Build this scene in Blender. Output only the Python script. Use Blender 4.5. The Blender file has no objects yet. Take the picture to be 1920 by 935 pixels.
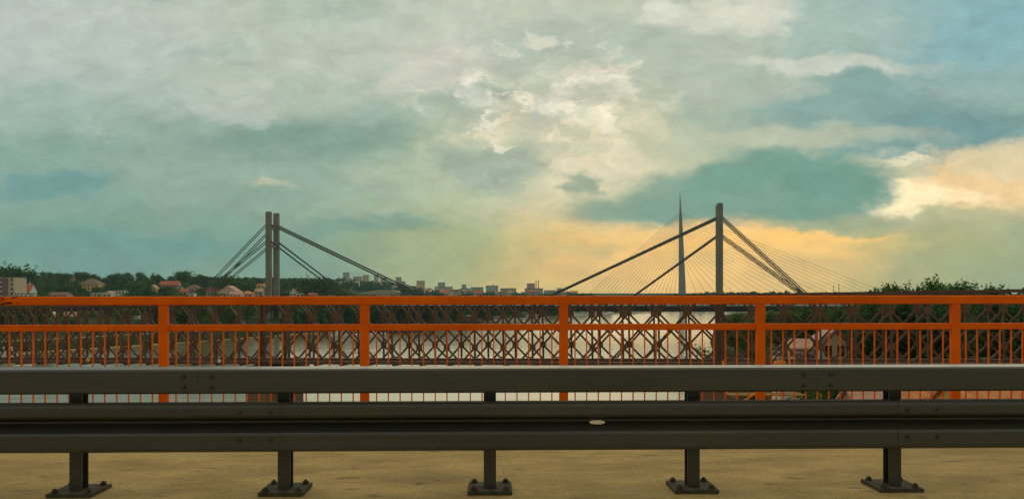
import bpy, bmesh, math, random
from mathutils import Vector, Matrix, Euler
R = math.radians
random.seed(7)
SC = bpy.context.scene
COL = SC.collection

# ------------------------------------------------------------------ camera
F = 1600.0            # focal length in photo pixels (photo is 1920 wide)
HOR = 548.0           # photo row of the horizon
CZ = 20.0             # camera height above the water
cd = bpy.data.cameras.new("camera"); cam = bpy.data.objects.new("camera", cd); COL.objects.link(cam)
cam.location = (0, 0, CZ); cam.rotation_euler = (R(90), 0.0012, 0)
cd.sensor_width = 36; cd.lens = 30; cd.shift_y = 80.5 / 1920
cd.clip_start = 0.1; cd.clip_end = 30000
SC.camera = cam
SC.view_settings.view_transform = 'Standard'; SC.view_settings.look = 'None'
SC.view_settings.exposure = 0.0; SC.view_settings.gamma = 1.0
SC.render.engine = 'CYCLES'
SC.cycles.use_denoising = True
SC.cycles.max_bounces = 6; SC.cycles.volume_bounces = 1
SC.cycles.diffuse_bounces = 3; SC.cycles.glossy_bounces = 3

def lin(c):
    return tuple(((v/255)/12.92 if v/255 <= .04045 else ((v/255+.055)/1.055)**2.4) for v in c)

# ------------------------------------------------------------------ sky
SUN_AZ, SUN_EL = 13.0, 16.0      # degrees right of the view axis, above the horizon
W = bpy.data.worlds.new("World"); SC.world = W; W.use_nodes = True
nt = W.node_tree; N = nt.nodes; L = nt.links; N.clear()
def nd(t, **kw):
    n = N.new(t)
    for k, v in kw.items(): setattr(n, k, v)
    return n
def put(sock, v):
    if isinstance(v, bpy.types.NodeSocket): L.new(v, sock)
    else: sock.default_value = v
def ma(op, a, b=0.0, c=None, clamp=False):
    n = nd('ShaderNodeMath', operation=op, use_clamp=clamp)
    put(n.inputs[0], a); put(n.inputs[1], b)
    if c is not None: put(n.inputs[2], c)
    return n.outputs[0]
def vm(op, a, b=None):
    n = nd('ShaderNodeVectorMath', operation=op); put(n.inputs[0], a)
    if b is not None: put(n.inputs[1], b)
    return n.outputs['Value'] if op == 'LENGTH' else n.outputs[0]
def sstep(v, a, b):
    n = nd('ShaderNodeMapRange', interpolation_type='SMOOTHSTEP', clamp=True)
    put(n.inputs[0], v); n.inputs[1].default_value = a; n.inputs[2].default_value = b
    return n.outputs[0]
def mixc(f, a, b, bt='MIX'):
    n = nd('ShaderNodeMix', data_type='RGBA', blend_type=bt)
    put(n.inputs[0], f)
    for s, v in ((n.inputs[6], a), (n.inputs[7], b)):
        put(s, v if isinstance(v, bpy.types.NodeSocket) else (*v, 1))
    return n.outputs[2]
def noise(vec, scale, detail=5, rough=.55, col=False):
    n = nd('ShaderNodeTexNoise'); put(n.inputs['Vector'], vec)
    n.inputs['Scale'].default_value = scale; n.inputs['Detail'].default_value = detail; n.inputs['Roughness'].default_value = rough
    return n.outputs['Color'] if col else n.outputs[0]
tc = nd('ShaderNodeTexCoord'); D = tc.outputs['Generated']
sx = nd('ShaderNodeSeparateXYZ'); L.new(D, sx.inputs[0]); dx, dy, dz = sx.outputs
yc = ma('MAXIMUM', dy, 0.2)
# direction on the sky, as slopes from the forward axis (1 unit = 100 photo pixels)
pu = ma('MULTIPLY_ADD', ma('DIVIDE', dx, yc), 16.0, 9.6)
pv = ma('MULTIPLY_ADD', ma('DIVIDE', dz, yc), -16.0, 5.48)
cb = nd('ShaderNodeCombineXYZ'); L.new(pu, cb.inputs[0]); L.new(pv, cb.inputs[1]); P = cb.outputs[0]
Ps = vm('MULTIPLY', P, (1.0, 1.9, 1.0))
w1 = vm('SUBTRACT', noise(Ps, 0.55, 4, .5, True), (.5, .5, .5))
w2 = vm('SUBTRACT', noise(Ps, 2.2, 6, .62, True), (.5, .5, .5))
PW = vm('ADD', vm('ADD', P, vm('MULTIPLY', w1, (2.2, .95, 0))), vm('MULTIPLY', w2, (.95, .42, 0)))
PB = vm('ADD', P, vm('MULTIPLY', w1, (3.2, 1.3, 0)))
sb = nd('ShaderNodeSeparateXYZ'); L.new(PB, sb.inputs[0])
def ramp(v, pts):
    n = nd('ShaderNodeValToRGB'); n.color_ramp.interpolation = 'EASE'
    put(n.inputs[0], ma('MULTIPLY_ADD', v, 1/24.0, 2/24.0))        # -200 .. 2200 px
    e = n.color_ramp.elements
    while len(e) < len(pts): e.new(0.5)
    for el, (x, c) in zip(e, pts):
        el.position = (x+200)/2400; el.color = (*lin(c), 1)
    return n.outputs[0]
lo = ramp(sb.outputs[0], [(0, (118,158,144)), (640, (128,160,138)), (860, (176,182,128)), (1000, (226,192,112)), (1300, (272,212,124)), (1540, (250,204,120)), (1780, (182,180,124)), (2000, (150,172,140))])
mi = ramp(sb.outputs[0], [(0, (137,169,156)), (560, (150,174,158)), (850, (180,194,166)), (1060, (224,216,182)), (1350, (172,186,158)), (1650, (150,178,165)), (1900, (190,192,160))])
hi = ramp(sb.outputs[0], [(0, (188,198,190)), (600, (186,197,180)), (1000, (198,202,184)), (1300, (178,189,173)), (1600, (158,184,178)), (1850, (136,178,182))])
colr = mixc(sstep(sb.outputs[1], 1.0, 3.0), hi, mi)
colr = mixc(sstep(sb.outputs[1], 3.2, 4.9), colr, lo)
def blob(c, x, y, rx, ry, col, s=1.0, a=1.15, b=.4, Q=None):
    v = vm('MULTIPLY', vm('SUBTRACT', Q or PW, (x/100, y/100, 0)), (100/rx, 100/ry, 0))
    m = sstep(vm('LENGTH', v), a, b)
    if s != 1.0: m = ma('MULTIPLY', m, s)
    return mixc(m, c, lin(col))
for b in [
    (1640, 225, 350, 130, (122,161,158), .95), (1770, 250, 220, 70, (110,152,154), 1.0), (1850, 60, 170, 70, (132,177,183), .8),
    (560, 262, 260, 62, (126,157,144), .95), (110, 338, 140, 32, (110,155,152), .95), (220, 472, 420, 50, (108,155,146), .95),
    (1090, 75, 230, 60, (170,186,174), .7), (720, 425, 150, 30, (118,155,140), .8),
    (60, 200, 120, 60, (165,186,180), .6),
    (820, 140, 130, 80, (214,210,196), .8), (1060, 262, 230, 90, (229,218,184), .9), (1130, 160, 90, 55, (222,216,196), .8), (1370, 150, 230, 52, (172,186,170), .85),
    (1450, 262, 320, 30, (192,196,170), .7), (1560, 125, 240, 18, (206,210,196), .8),
    (1390, 30, 150, 46, (226,224,208), .8), (1230, 20, 60, 40, (222,222,208), .7),
    (1250, 492, 300, 70, (268,208,120), .8), (1500, 466, 270, 36, (278,216,116), 1.0), (1290, 490, 170, 50, (280,216,118), .8), (1050, 470, 160, 22, (232,194,120), .8),
    (480, 356, 70, 13, (192,193,165), .8),
    (1860, 345, 190, 70, (256,216,156), .95), (1900, 300, 170, 40, (232,212,170), .8), (1710, 372, 140, 38, (282,258,206), 1.0),
    (1640, 320, 90, 24, (214,206,168), .8),
    (890, 168, 66, 44, (255,244,226), 1.0), (1050, 206, 90, 22, (252,243,216), .95), (1110, 225, 50, 18, (250,240,210), .7),
    (950, 185, 40, 26, (158,166,150), .85), (905, 215, 60, 18, (176,180,160), .6), (910, 302, 110, 50, (143,166,150), .85),
    (1075, 346, 50, 24, (140,163,144), .85), (1200, 262, 60, 14, (196,196,168), .7),
    (1570, 428, 130, 22, (176,178,130), .8), (1790, 412, 100, 20, (190,186,140), .8), (1760, 470, 250, 30, (178,180,126), .6),
    (860, 480, 260, 60, (176,182,128), .4)]:
    colr = blob(colr, *b)
# broken small cloud: bright and dark scraps where the overcast is thin, long soft folds elsewhere
def region(x, y, rx, ry, a=1.0, b=.35):
    v = vm('MULTIPLY', vm('SUBTRACT', PB, (x/100, y/100, 0)), (100/rx, 100/ry, 0))
    return sstep(vm('LENGTH', v), a, b)
PD = vm('ADD', vm('ADD', P, vm('MULTIPLY', w2, (.9, .6, 0))), vm('MULTIPLY', w1, (.8, .5, 0)))
scr = noise(vm('MULTIPLY', PD, (1.0, 1.5, 1)), 1.25, 9, .58)
fold = noise(vm('ADD', vm('MULTIPLY', PD, (.42, 1.25, 1)), vm('MULTIPLY', PD, (0, 0, 1))), .62, 8, .55)
top = region(700, 120, 1500, 330)
colr = mixc(ma('MULTIPLY', ma('MULTIPLY', sstep(fold, .50, .66), top), .55), colr, lin((152,176,165)))
colr = mixc(ma('MULTIPLY', ma('MULTIPLY', sstep(fold, .46, .32), top), .55), colr, lin((206,209,198)))
mid = region(1010, 190, 330, 170)
colr = mixc(ma('MULTIPLY', ma('MULTIPLY', sstep(scr, .56, .42), mid), .55), colr, lin((164,178,160)))
colr = mixc(ma('MULTIPLY', ma('MULTIPLY', sstep(scr, .54, .66), mid), .75), colr, lin((250,241,218)))
rgt = region(1800, 345, 260, 90)
strk = noise(vm('ADD', vm('MULTIPLY', PD, (.5, 2.2, 1)), vm('MULTIPLY', P, (0, .0, 0))), 1.1, 9, .6)
colr = mixc(ma('MULTIPLY', ma('MULTIPLY', sstep(strk, .52, .38), rgt), .35), colr, lin((205,190,148)))
colr = mixc(ma('MULTIPLY', ma('MULTIPLY', sstep(strk, .54, .66), rgt), .8), colr, lin((255,244,205)))
PC = vm('ADD', vm('ADD', P, vm('MULTIPLY', w1, (.9, .35, 0))), vm('MULTIPLY', w2, (.62, .34, 0)))
for b in [(1560, 418, 170, 26, (150,170,138), .7, 1.2, .2), (1225, 393, 205, 36, (118,157,141), .95, 1.15, .45), (1330, 362, 190, 58, (112,155,141), .9, 1.1, .55), (1480, 350, 222, 76, (102,153,141), 1.0, 1.07, .72),
          (1500, 340, 170, 46, (92,149,139), .7, 1.15, .2), (1260, 400, 110, 16, (104,152,140), .6)]:
    colr = blob(colr, *b, Q=PC)
scr2 = noise(vm('MULTIPLY', PD, (.7, 1.3, 1)), .9, 8, .5)
drk = region(1430, 355, 300, 80)
colr = mixc(ma('MULTIPLY', ma('MULTIPLY', sstep(scr2, .55, .40), drk), .22), colr, lin((140,172,154)))
glo = region(1280, 480, 420, 70)
colr = mixc(ma('MULTIPLY', ma('MULTIPLY', sstep(strk, .53, .40), glo), .2), colr, lin((208,190,128)))
# fine cloud texture
det = noise(vm('ADD', Ps, vm('MULTIPLY', w1, (1.5, 1.5, 0))), 1.5, 9, .62)
k = ma('MULTIPLY_ADD', ma('SUBTRACT', det, .5), .62, 1.0)
det2 = noise(vm('ADD', vm('MULTIPLY', P, (1.0, 1.7, 1)), vm('MULTIPLY', w2, (1.6, 1.6, 0))), 4.5, 8, .65)
k = ma('MULTIPLY', k, ma('MULTIPLY_ADD', ma('SUBTRACT', det2, .5), .24, 1.0))
km = nd('ShaderNodeVectorMath', operation='SCALE'); L.new(colr, km.inputs[0]); put(km.inputs['Scale'], k); colr = km.outputs[0]
# overhead and behind: the thick grey deck of the same overcast
up = sstep(pv, -1.5, -16.0)
colr = mixc(up, colr, (.82, .76, .60))
colr = mixc(sstep(dy, .25, -.35), colr, (.40, .39, .31))
colr = mixc(sstep(dz, .0, -.06), colr, (.10, .11, .07))
sky = nd('ShaderNodeTexSky', sky_type='NISHITA', sun_disc=False)
sky.sun_elevation = R(SUN_EL); sky.sun_rotation = R(SUN_AZ); sky.air_density = 1.4; sky.dust_density = 3.0
x10 = nd('ShaderNodeVectorMath', operation='SCALE'); L.new(colr, x10.inputs[0]); x10.inputs['Scale'].default_value = 10.0
fin = mixc(0.992, sky.outputs[0], x10.outputs[0])
bg = nd('ShaderNodeBackground'); L.new(fin, bg.inputs[0]); bg.inputs[1].default_value = 0.1
out = nd('ShaderNodeOutputWorld'); L.new(bg.outputs[0], out.inputs[0])

# ------------------------------------------------------------------ sun behind the overcast
sd = bpy.data.lights.new("sun", 'SUN'); sd.energy = 0.6; sd.angle = R(60); sd.color = (1, .84, .55)
so = bpy.data.objects.new("sun", sd); COL.objects.link(so)
sdir = Vector((math.sin(R(SUN_AZ))*math.cos(R(SUN_EL)), math.cos(R(SUN_AZ))*math.cos(R(SUN_EL)), math.sin(R(SUN_EL))))
so.rotation_euler = sdir.to_track_quat('Z', 'Y').to_euler()
so.location = (0, 0, 300)

# ------------------------------------------------------------------ helpers
def mat(name, col, rough=.6, metal=0.0, var=.2, scale=3.0, bump=0.0, stretch=(1,1,1), island=0.0, objrand=0.0, col2=None, spec=.5, detail=6, trans=0.0):
    m = bpy.data.materials.new(name); m.use_nodes = True
    t = m.node_tree; b = t.nodes['Principled BSDF']
    b.inputs['Roughness'].default_value = rough; b.inputs['Metallic'].default_value = metal
    b.inputs['Specular IOR Level'].default_value = spec
    co = t.nodes.new('ShaderNodeTexCoord'); mp = t.nodes.new('ShaderNodeMapping'); mp.inputs['Scale'].default_value = stretch
    t.links.new(co.outputs['Object'], mp.inputs[0])
    no = t.nodes.new('ShaderNodeTexNoise'); no.inputs['Scale'].default_value = scale; no.inputs['Detail'].default_value = detail
    no.inputs['Roughness'].default_value = .65
    t.links.new(mp.outputs[0], no.inputs[0])
    rp = t.nodes.new('ShaderNodeValToRGB'); t.links.new(no.outputs[0], rp.inputs[0])
    c2 = col2 or tuple(min(1, c*(1+var)) for c in col)
    rp.color_ramp.elements[0].position = .3; rp.color_ramp.elements[1].position = .72
    rp.color_ramp.elements[0].color = (*[c*(1-var) for c in col], 1); rp.color_ramp.elements[1].color = (*c2, 1)
    last = rp.outputs[0]
    def val(sock, amt, last):
        mr = t.nodes.new('ShaderNodeMapRange'); t.links.new(sock, mr.inputs[0]); mr.inputs[3].default_value = 1-amt; mr.inputs[4].default_value = 1+amt
        sc = t.nodes.new('ShaderNodeVectorMath'); sc.operation = 'SCALE'; t.links.new(last, sc.inputs[0]); t.links.new(mr.outputs[0], sc.inputs['Scale'])
        return sc.outputs[0]
    if island:
        g = t.nodes.new('ShaderNodeNewGeometry'); last = val(g.outputs['Random Per Island'], island, last)
    if objrand:
        oi = t.nodes.new('ShaderNodeObjectInfo'); last = val(oi.outputs['Random'], objrand, last)
    t.links.new(last, b.inputs['Base Color'])
    if bump:
        bp = t.nodes.new('ShaderNodeBump'); bp.inputs['Strength'].default_value = bump; bp.inputs['Distance'].default_value = .02
        t.links.new(no.outputs[0], bp.inputs['Height']); t.links.new(bp.outputs[0], b.inputs['Normal'])
    if trans:
        tr = t.nodes.new('ShaderNodeBsdfTranslucent'); t.links.new(last, tr.inputs[0])
        mx = t.nodes.new('ShaderNodeMixShader'); mx.inputs[0].default_value = trans
        t.links.new(b.outputs[0], mx.inputs[1]); t.links.new(tr.outputs[0], mx.inputs[2])
        t.links.new(mx.outputs[0], t.nodes['Material Output'].inputs[0])
    return m

class MB:
    def __init__(s): s.v = []; s.f = []
    def add(s, v, f):
        o = len(s.v); s.v += [tuple(p) for p in v]; s.f += [tuple(i+o for i in q) for q in f]; return s
    def box(s, x0, x1, y0, y1, z0, z1):
        return s.add([(x0,y0,z0),(x1,y0,z0),(x1,y1,z0),(x0,y1,z0),(x0,y0,z1),(x1,y0,z1),(x1,y1,z1),(x0,y1,z1)],
            [(0,3,2,1),(4,5,6,7),(0,1,5,4),(1,2,6,5),(2,3,7,6),(3,0,4,7)])
    def cbox(s, x0, x1, y0, y1, z0, z1, c):
        """box with chamfered long (x) edges"""
        pr = [(y0+c,z0),(y1-c,z0),(y1,z0+c),(y1,z1-c),(y1-c,z1),(y0+c,z1),(y0,z1-c),(y0,z0+c)]
        return s.prism_x(pr, x0, x1)
    def prism_x(s, pr, x0, x1):
        n = len(pr); v = [(x0,y,z) for y, z in pr]+[(x1,y,z) for y, z in pr]
        return s.add(v, [tuple(range(n))[::-1], tuple(range(n, 2*n))]+[(i,(i+1)%n,n+(i+1)%n,n+i) for i in range(n)])
    def prism_z(s, pr, z0, z1):
        n = len(pr); v = [(x,y,z0) for x, y in pr]+[(x,y,z1) for x, y in pr]
        return s.add(v, [tuple(range(n))[::-1], tuple(range(n, 2*n))]+[(i,(i+1)%n,n+(i+1)%n,n+i) for i in range(n)])
    def prism_y(s, pr, y0, y1):
        n = len(pr); v = [(x,y0,z) for x, z in pr]+[(x,y1,z) for x, z in pr]
        return s.add(v, [tuple(range(n)), tuple(range(n, 2*n))[::-1]]+[(i,n+i,n+(i+1)%n,(i+1)%n) for i in range(n)])
    def bar(s, a, b, w, h, up=(0,0,1)):
        a = Vector(a); b = Vector(b); d = (b-a).normalized(); u = Vector(up)
        sd_ = d.cross(u)
        if sd_.length < 1e-4: sd_ = d.cross(Vector((0,1,0)))
        sd_.normalize(); u = sd_.cross(d); sd_ *= w/2; u = u*(h/2)
        v = [a-sd_-u,a+sd_-u,a+sd_+u,a-sd_+u,b-sd_-u,b+sd_-u,b+sd_+u,b-sd_+u]
        return s.add(v, [(0,3,2,1),(4,5,6,7),(0,1,5,4),(1,2,6,5),(2,3,7,6),(3,0,4,7)])
    def tube(s, pts, rad, n=8):
        pts = [Vector(p) for p in pts]; rad = rad if isinstance(rad, (list, tuple)) else [rad]*len(pts)
        v = []; f = []
        for i, p in enumerate(pts):
            d = (pts[min(i+1, len(pts)-1)]-pts[max(i-1, 0)]).normalized()
            a = d.cross(Vector((.03,.9,.1))); 
            if a.length < .05: a = d.cross(Vector((1,0,0)))
            a.normalize(); b = d.cross(a)
            for k in range(n):
                t = 2*math.pi*k/n; v.append(p+rad[i]*(a*math.cos(t)+b*math.sin(t)))
        for i in range(len(pts)-1):
            for k in range(n): f.append((i*n+k, i*n+(k+1)%n, (i+1)*n+(k+1)%n, (i+1)*n+k))
        f.append(tuple(range(n))[::-1]); f.append(tuple((len(pts)-1)*n+k for k in range(n)))
        return s.add(v, f)
    def mesh(s, name, m, smooth=False):
        me = bpy.data.meshes.new(name); me.from_pydata(s.v, [], s.f); me.update()
        if m: me.materials.append(m)
        if smooth:
            for p in me.polygons: p.use_smooth = True
        return me
    def build(s, name, m, parent=None, loc=(0,0,0), rotz=0, smooth=False):
        return link(name, s.mesh(name, m, smooth), parent, loc, rotz)
def link(name, me, parent=None, loc=(0,0,0), rotz=0):
    o = bpy.data.objects.new(name, me); COL.objects.link(o); o.location = loc; o.rotation_euler = (0,0,rotz)
    if parent: o.parent = parent
    return o
def tag(o, label=None, cat=None, group=None, kind=None):
    if label: o['label'] = label
    if cat: o['category'] = cat
    if group: o['group'] = group
    if kind: o['kind'] = kind
    return o
def thing(name, label, cat, loc=(0,0,0), rotz=0, group=None):
    o = bpy.data.objects.new(name, None); COL.objects.link(o); o.location = loc; o.rotation_euler = (0,0,rotz)
    o.empty_display_size = .2
    return tag(o, label, cat, group)
def dup(o, loc, rotz=0, scale=1.0, label=None, group=None):
    r = o.copy(); COL.objects.link(r); r.location = loc; r.rotation_euler = (0,0,rotz); r.scale = (scale,)*3 if not isinstance(scale, tuple) else scale
    if label: r['label'] = label
    if group: r['group'] = group
    for ch in o.children:
        c = ch.copy(); COL.objects.link(c); c.parent = r
        for g in ch.children:
            d = g.copy(); COL.objects.link(d); d.parent = c
    return r
def at(px, py, Z):
    return Vector(((px-960)/F*Z, Z, CZ-(py-HOR)/F*Z))
def interp(x, pts):
    if x <= pts[0][0]: return pts[0][1]
    for (a, ya), (b, yb) in zip(pts, pts[1:]):
        if x <= b: return ya+(yb-ya)*(x-a)/(b-a)
    return pts[-1][1]
def smooth01(t):
    t = max(0, min(1, t)); return t*t*(3-2*t)

# ------------------------------------------------------------------ materials
MT = {}
MT['grass'] = mat('grass ground', (.020,.042,.010), .95, var=.45, scale=.05, col2=(.05,.075,.016), spec=.05)
MT['sand'] = mat('sandy embankment', (.42,.30,.13), .9, var=.3, scale=.25)
MT['orange'] = mat('orange rail paint', (.95,.14,.0), .55, var=.22, scale=2.5, spec=.12)
MT['galv'] = mat('weathered zinc darkened for shade', (.050,.053,.042), .3, metal=.0, var=.3, scale=2.2, stretch=(.25,1,1.6), spec=.6)  # weathered zinc; base colour also darkened to stand in for the unbuilt vehicle's shade
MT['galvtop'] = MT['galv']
MT['bolt'] = mat('rusty bolts', (.035,.028,.02), .6)
MT['reflector'] = mat('cream reflector', (.85,.75,.55), .3)
MT['steel'] = mat('rusty brown truss paint', (.10,.046,.025), .5, var=.35, scale=1.6, col2=(.19,.09,.05))
MT['gusset'] = mat('rusty gusset', (.16,.07,.028), .65, var=.35, scale=3)
MT['trussdeck'] = mat('dark truss deck', (.05,.020,.014), 1.0, var=.35, scale=.8, spec=.05)
MT['pier'] = mat('brown stained pier', (.20,.12,.075), .85, var=.3, scale=.7, stretch=(1,1,.35))
MT['conc'] = mat('grey bridge concrete', (.23,.225,.18), .8, var=.35, scale=.5, stretch=(1,1,.12))
MT['girder'] = mat('dark girder paint', (.028,.022,.024), .6, var=.25, scale=.2)
MT['cable'] = mat('dark stay cable', (.05,.06,.055), .5, var=.1)
MT['paleparapet'] = mat('pale parapet panel', (.62,.66,.6), .6, var=.1)
MT['ada'] = mat('pale bridge steel', (.20,.21,.18), .6, var=.1, scale=.05)
MT['adacable'] = mat('grey far stay', (.16,.16,.12), .6, var=.05)
MT['bark'] = mat('bark', (.06,.045,.03), .9, var=.3, scale=4)
MT['leafdark'] = mat('dark leaves', (.028,.098,.020), .75, var=.35, scale=.35, island=.45, objrand=.5, col2=(.065,.155,.024), spec=.2, trans=.25)
MT['leafgreen'] = mat('mid green leaves', (.045,.130,.014), .7, var=.35, scale=.5, island=.45, objrand=.25, col2=(.105,.20,.022), spec=.25, trans=.3)
MT['leaflight'] = mat('yellow green leaves', (.070,.135,.014), .7, var=.3, scale=.5, island=.45, objrand=.2, col2=(.13,.20,.025), spec=.25, trans=.35)
MT['forest'] = mat('far wood', (.018,.075,.022), .85, var=.4, scale=.03, island=.45, col2=(.042,.112,.026), spec=.1)
MT['white'] = mat('white render', (.72,.70,.62), .8, var=.08, scale=.4)
MT['cream'] = mat('cream render', (.60,.47,.30), .8, var=.1, scale=.3)
MT['yellow'] = mat('yellow render', (.62,.44,.13), .8, var=.1, scale=.3)
MT['pink'] = mat('pinkish render', (.50,.30,.23), .8, var=.1, scale=.3)
MT['grey'] = mat('grey panel wall', (.46,.46,.42), .8, var=.1, scale=.2)
MT['beige'] = mat('beige wall', (.44,.36,.24), .8, var=.12, scale=.2)
MT['stair'] = mat('mauve stair tower', (.22,.13,.14), .8, var=.1, scale=.3)
MT['redtile'] = mat('red roof tiles', (.42,.10,.05), .8, var=.3, scale=1.2)
MT['browntile'] = mat('brown roof tiles', (.20,.115,.09), .85, var=.3, scale=.8)
MT['pinktile'] = mat('faded pink roof tiles', (.52,.30,.22), .85, var=.25, scale=1.0)
MT['orangetile'] = mat('orange roof tiles', (.60,.24,.09), .85, var=.35, scale=1.5)
MT['flatroof'] = mat('bitumen roof', (.12,.12,.12), .9, var=.2)
MT['glass'] = mat('dark window glass', (.03,.035,.04), .15, var=.1)
MT['blue'] = mat('blue tarpaulin', (.04,.24,.42), .6, var=.15)
MT['boatwhite'] = mat('white boat hull', (.75,.75,.72), .4, var=.08)
MT['boatdark'] = mat('dark boat hull', (.05,.04,.04), .5, var=.2)
MT['wood'] = mat('scaffold boards', (.42,.27,.10), .8, var=.35, scale=3, stretch=(.3,3,1))
MT['hivis'] = mat('orange workwear', (.85,.28,.02), .8, var=.12)
MT['skin'] = mat('skin', (.42,.24,.16), .6, var=.05)
MT['trouser'] = mat('dark trousers', (.05,.05,.06), .8)
MT['hair'] = mat('dark hair', (.03,.02,.015), .8)
MT['signyellow'] = mat('yellow sign', (.80,.45,.02), .5, var=.05)
MT['signwhite'] = mat('white sign', (.8,.78,.75), .5, var=.05)

# pavement: tan dusty concrete with streaks, grit and oil marks
def pavement_mat():
    m = bpy.data.materials.new('dusty concrete'); m.use_nodes = True; t = m.node_tree; b = t.nodes['Principled BSDF']
    co = t.nodes.new('ShaderNodeTexCoord')
    def nz(scale, st, detail=6, rough=.6):
        mp = t.nodes.new('ShaderNodeMapping'); mp.inputs['Scale'].default_value = st; t.links.new(co.outputs['Object'], mp.inputs[0])
        n = t.nodes.new('ShaderNodeTexNoise'); n.inputs['Scale'].default_value = scale; n.inputs['Detail'].default_value = detail; n.inputs['Roughness'].default_value = rough
        t.links.new(mp.outputs[0], n.inputs[0]); return n.outputs[0]
    def rmp(s, a, b_, ca, cb_):
        r = t.nodes.new('ShaderNodeValToRGB'); t.links.new(s, r.inputs[0]); r.color_ramp.elements[0].position = a; r.color_ramp.elements[1].position = b_
        r.color_ramp.elements[0].color = (*ca, 1); r.color_ramp.elements[1].color = (*cb_, 1); return r.outputs[0]
    def mul(a, b_, f=1.0):
        x = t.nodes.new('ShaderNodeMix'); x.data_type = 'RGBA'; x.blend_type = 'MULTIPLY'; x.inputs[0].default_value = f
        t.links.new(a, x.inputs[6]); t.links.new(b_, x.inputs[7]); return x.outputs[2]
    base = rmp(nz(1.6, (.7,1,1)), .3, .7, (.345,.235,.075), (.50,.355,.12))
    streak = rmp(nz(2.6, (.5,1.2,1), 7, .68), .34, .60, (.66,.64,.62), (1.06,1.06,1.06))
    spots = rmp(nz(8.0, (.42,1.1,1), 3, .5), .30, .38, (.46,.43,.40), (1,1,1))
    grit = rmp(nz(48, (.6,1,1), 3), .3, .7, (.74,.74,.74), (1.2,1.2,1.2))
    c = mul(mul(mul(base, streak), spots, .8), grit)
    t.links.new(c, b.inputs['Base Color']); b.inputs['Roughness'].default_value = .9
    bp = t.nodes.new('ShaderNodeBump'); bp.inputs['Strength'].default_value = .35; bp.inputs['Distance'].default_value = .012
    t.links.new(nz(14, (.6,1,1)), bp.inputs['Height']); t.links.new(bp.outputs[0], b.inputs['Normal'])
    return m
MT['pavement'] = pavement_mat()
def water_mat():
    m = bpy.data.materials.new('river water'); m.use_nodes = True; t = m.node_tree; b = t.nodes['Principled BSDF']
    b.inputs['Base Color'].default_value = (.15,.12,.05,1); b.inputs['Roughness'].default_value = .14; b.inputs['IOR'].default_value = 1.33
    b.inputs['Specular IOR Level'].default_value = .35; b.inputs['Specular Tint'].default_value = (1,.93,.76,1)
    co = t.nodes.new('ShaderNodeTexCoord'); hs = []
    for sc, st, d in ((.22, (.3,1.2,1), 6), (.035, (.6,1,1), 3)):
        mp = t.nodes.new('ShaderNodeMapping'); mp.inputs['Scale'].default_value = st; t.links.new(co.outputs['Object'], mp.inputs[0])
        n = t.nodes.new('ShaderNodeTexNoise'); n.inputs['Scale'].default_value = sc; n.inputs['Detail'].default_value = d; t.links.new(mp.outputs[0], n.inputs[0]); hs.append(n.outputs[0])
    ad = t.nodes.new('ShaderNodeMath'); ad.operation = 'MULTIPLY_ADD'; t.links.new(hs[1], ad.inputs[0]); ad.inputs[1].default_value = 3.0; t.links.new(hs[0], ad.inputs[2])
    bp = t.nodes.new('ShaderNodeBump'); bp.inputs['Strength'].default_value = .2; bp.inputs['Distance'].default_value = .4
    t.links.new(ad.outputs[0], bp.inputs['Height']); t.links.new(bp.outputs[0], b.inputs['Normal'])
    return m
MT['water'] = water_mat()

# ------------------------------------------------------------------ water and land
tag(MB().add([(-4400,-380,0),(4400,-380,0),(4400,5400,0),(-4400,5400,0)], [(0,1,2,3)]).build('water', MT['water']), kind='structure')
LB = [(-3600,-3000),(-400,-200),(-260,60),(-165,276),(-136,330),(-107,400),(-86,432),(-34,542),(17,667),(67,762),(116,842),(156,889),(223,941),(330,960),(600,900),(1200,600),(3600,-300)]
RB = [(25,-500),(26,-200),(28,60),(36,120),(54,225),(80,348),(148,615),(229,740),(420,800),(900,560),(1500,300),(3600,-250)]
fL = lambda x: interp(x, LB)
fR = lambda x: interp(x, RB)
RID = [(-400,1100),(380,1150),(430,1500),(620,1600),(680,2300),(1000,2500),(1100,1500),(2400,1500)]
TOP = [(-400,36),(0,36),(100,33),(400,33),(440,37),(600,36),(650,42),(700,41),(760,32),(800,22),(860,15),(1060,9),(1120,3),(2400,3)]
def hL(x, y):
    d = y-fL(x)
    if d <= 0: return max(-2.5, d*.4)
    px = 960+F*x/max(y, 60)
    base = 3.6*smooth01(d/14)
    r = interp(px, RID); t = interp(px, TOP)
    y0 = max(fL(x)+40, 380)
    return base+max(0, t-3.6)*smooth01((y-y0)/(r-y0))
def hR(x, y):
    d = min(fR(x)-y, (x-25)*3)
    if d <= 0: return -2.5
    return 4.6*smooth01(d/16)+.5*math.sin(x*.05)*math.sin(y*.04)
def ground(xs, offs, f, h, sgn, ymax, ymin):
    v = []; fc = []; n = len(offs)
    for x in xs:
        for o in offs:
            y = max(min(f(x)+sgn*o, ymax), ymin); v.append((x, y, h(x, y) if o > 0 else -2.5))
    for i in range(len(xs)-1):
        for j in range(n-1):
            a = i*n+j; q = (a, a+n, a+n+1, a+1); fc.append(q if sgn > 0 else q[::-1])
    return MB().add(v, fc)
xs = sorted(set([x for x, _ in LB]+list(range(-420, 420, 12))+list(range(-3600, 3601, 120))))
offs = [-8,0,3,8,14,25,40,60,85,115,150,190,230,280,330,390,450,520,600,700,800,920,1050,1200,1400,1650,1900,2200,2600,3100,3700,4400,5200,6500,8500]
gl = ground(xs, offs, fL, hL, 1, 5200, -370)
tag(gl.build('terrain', MT['grass'], smooth=True), kind='structure')
xs = sorted(set([x for x, _ in RB]+[27+i for i in range(0, 12)]+list(range(40, 420, 10))+list(range(420, 3601, 120))))
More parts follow.
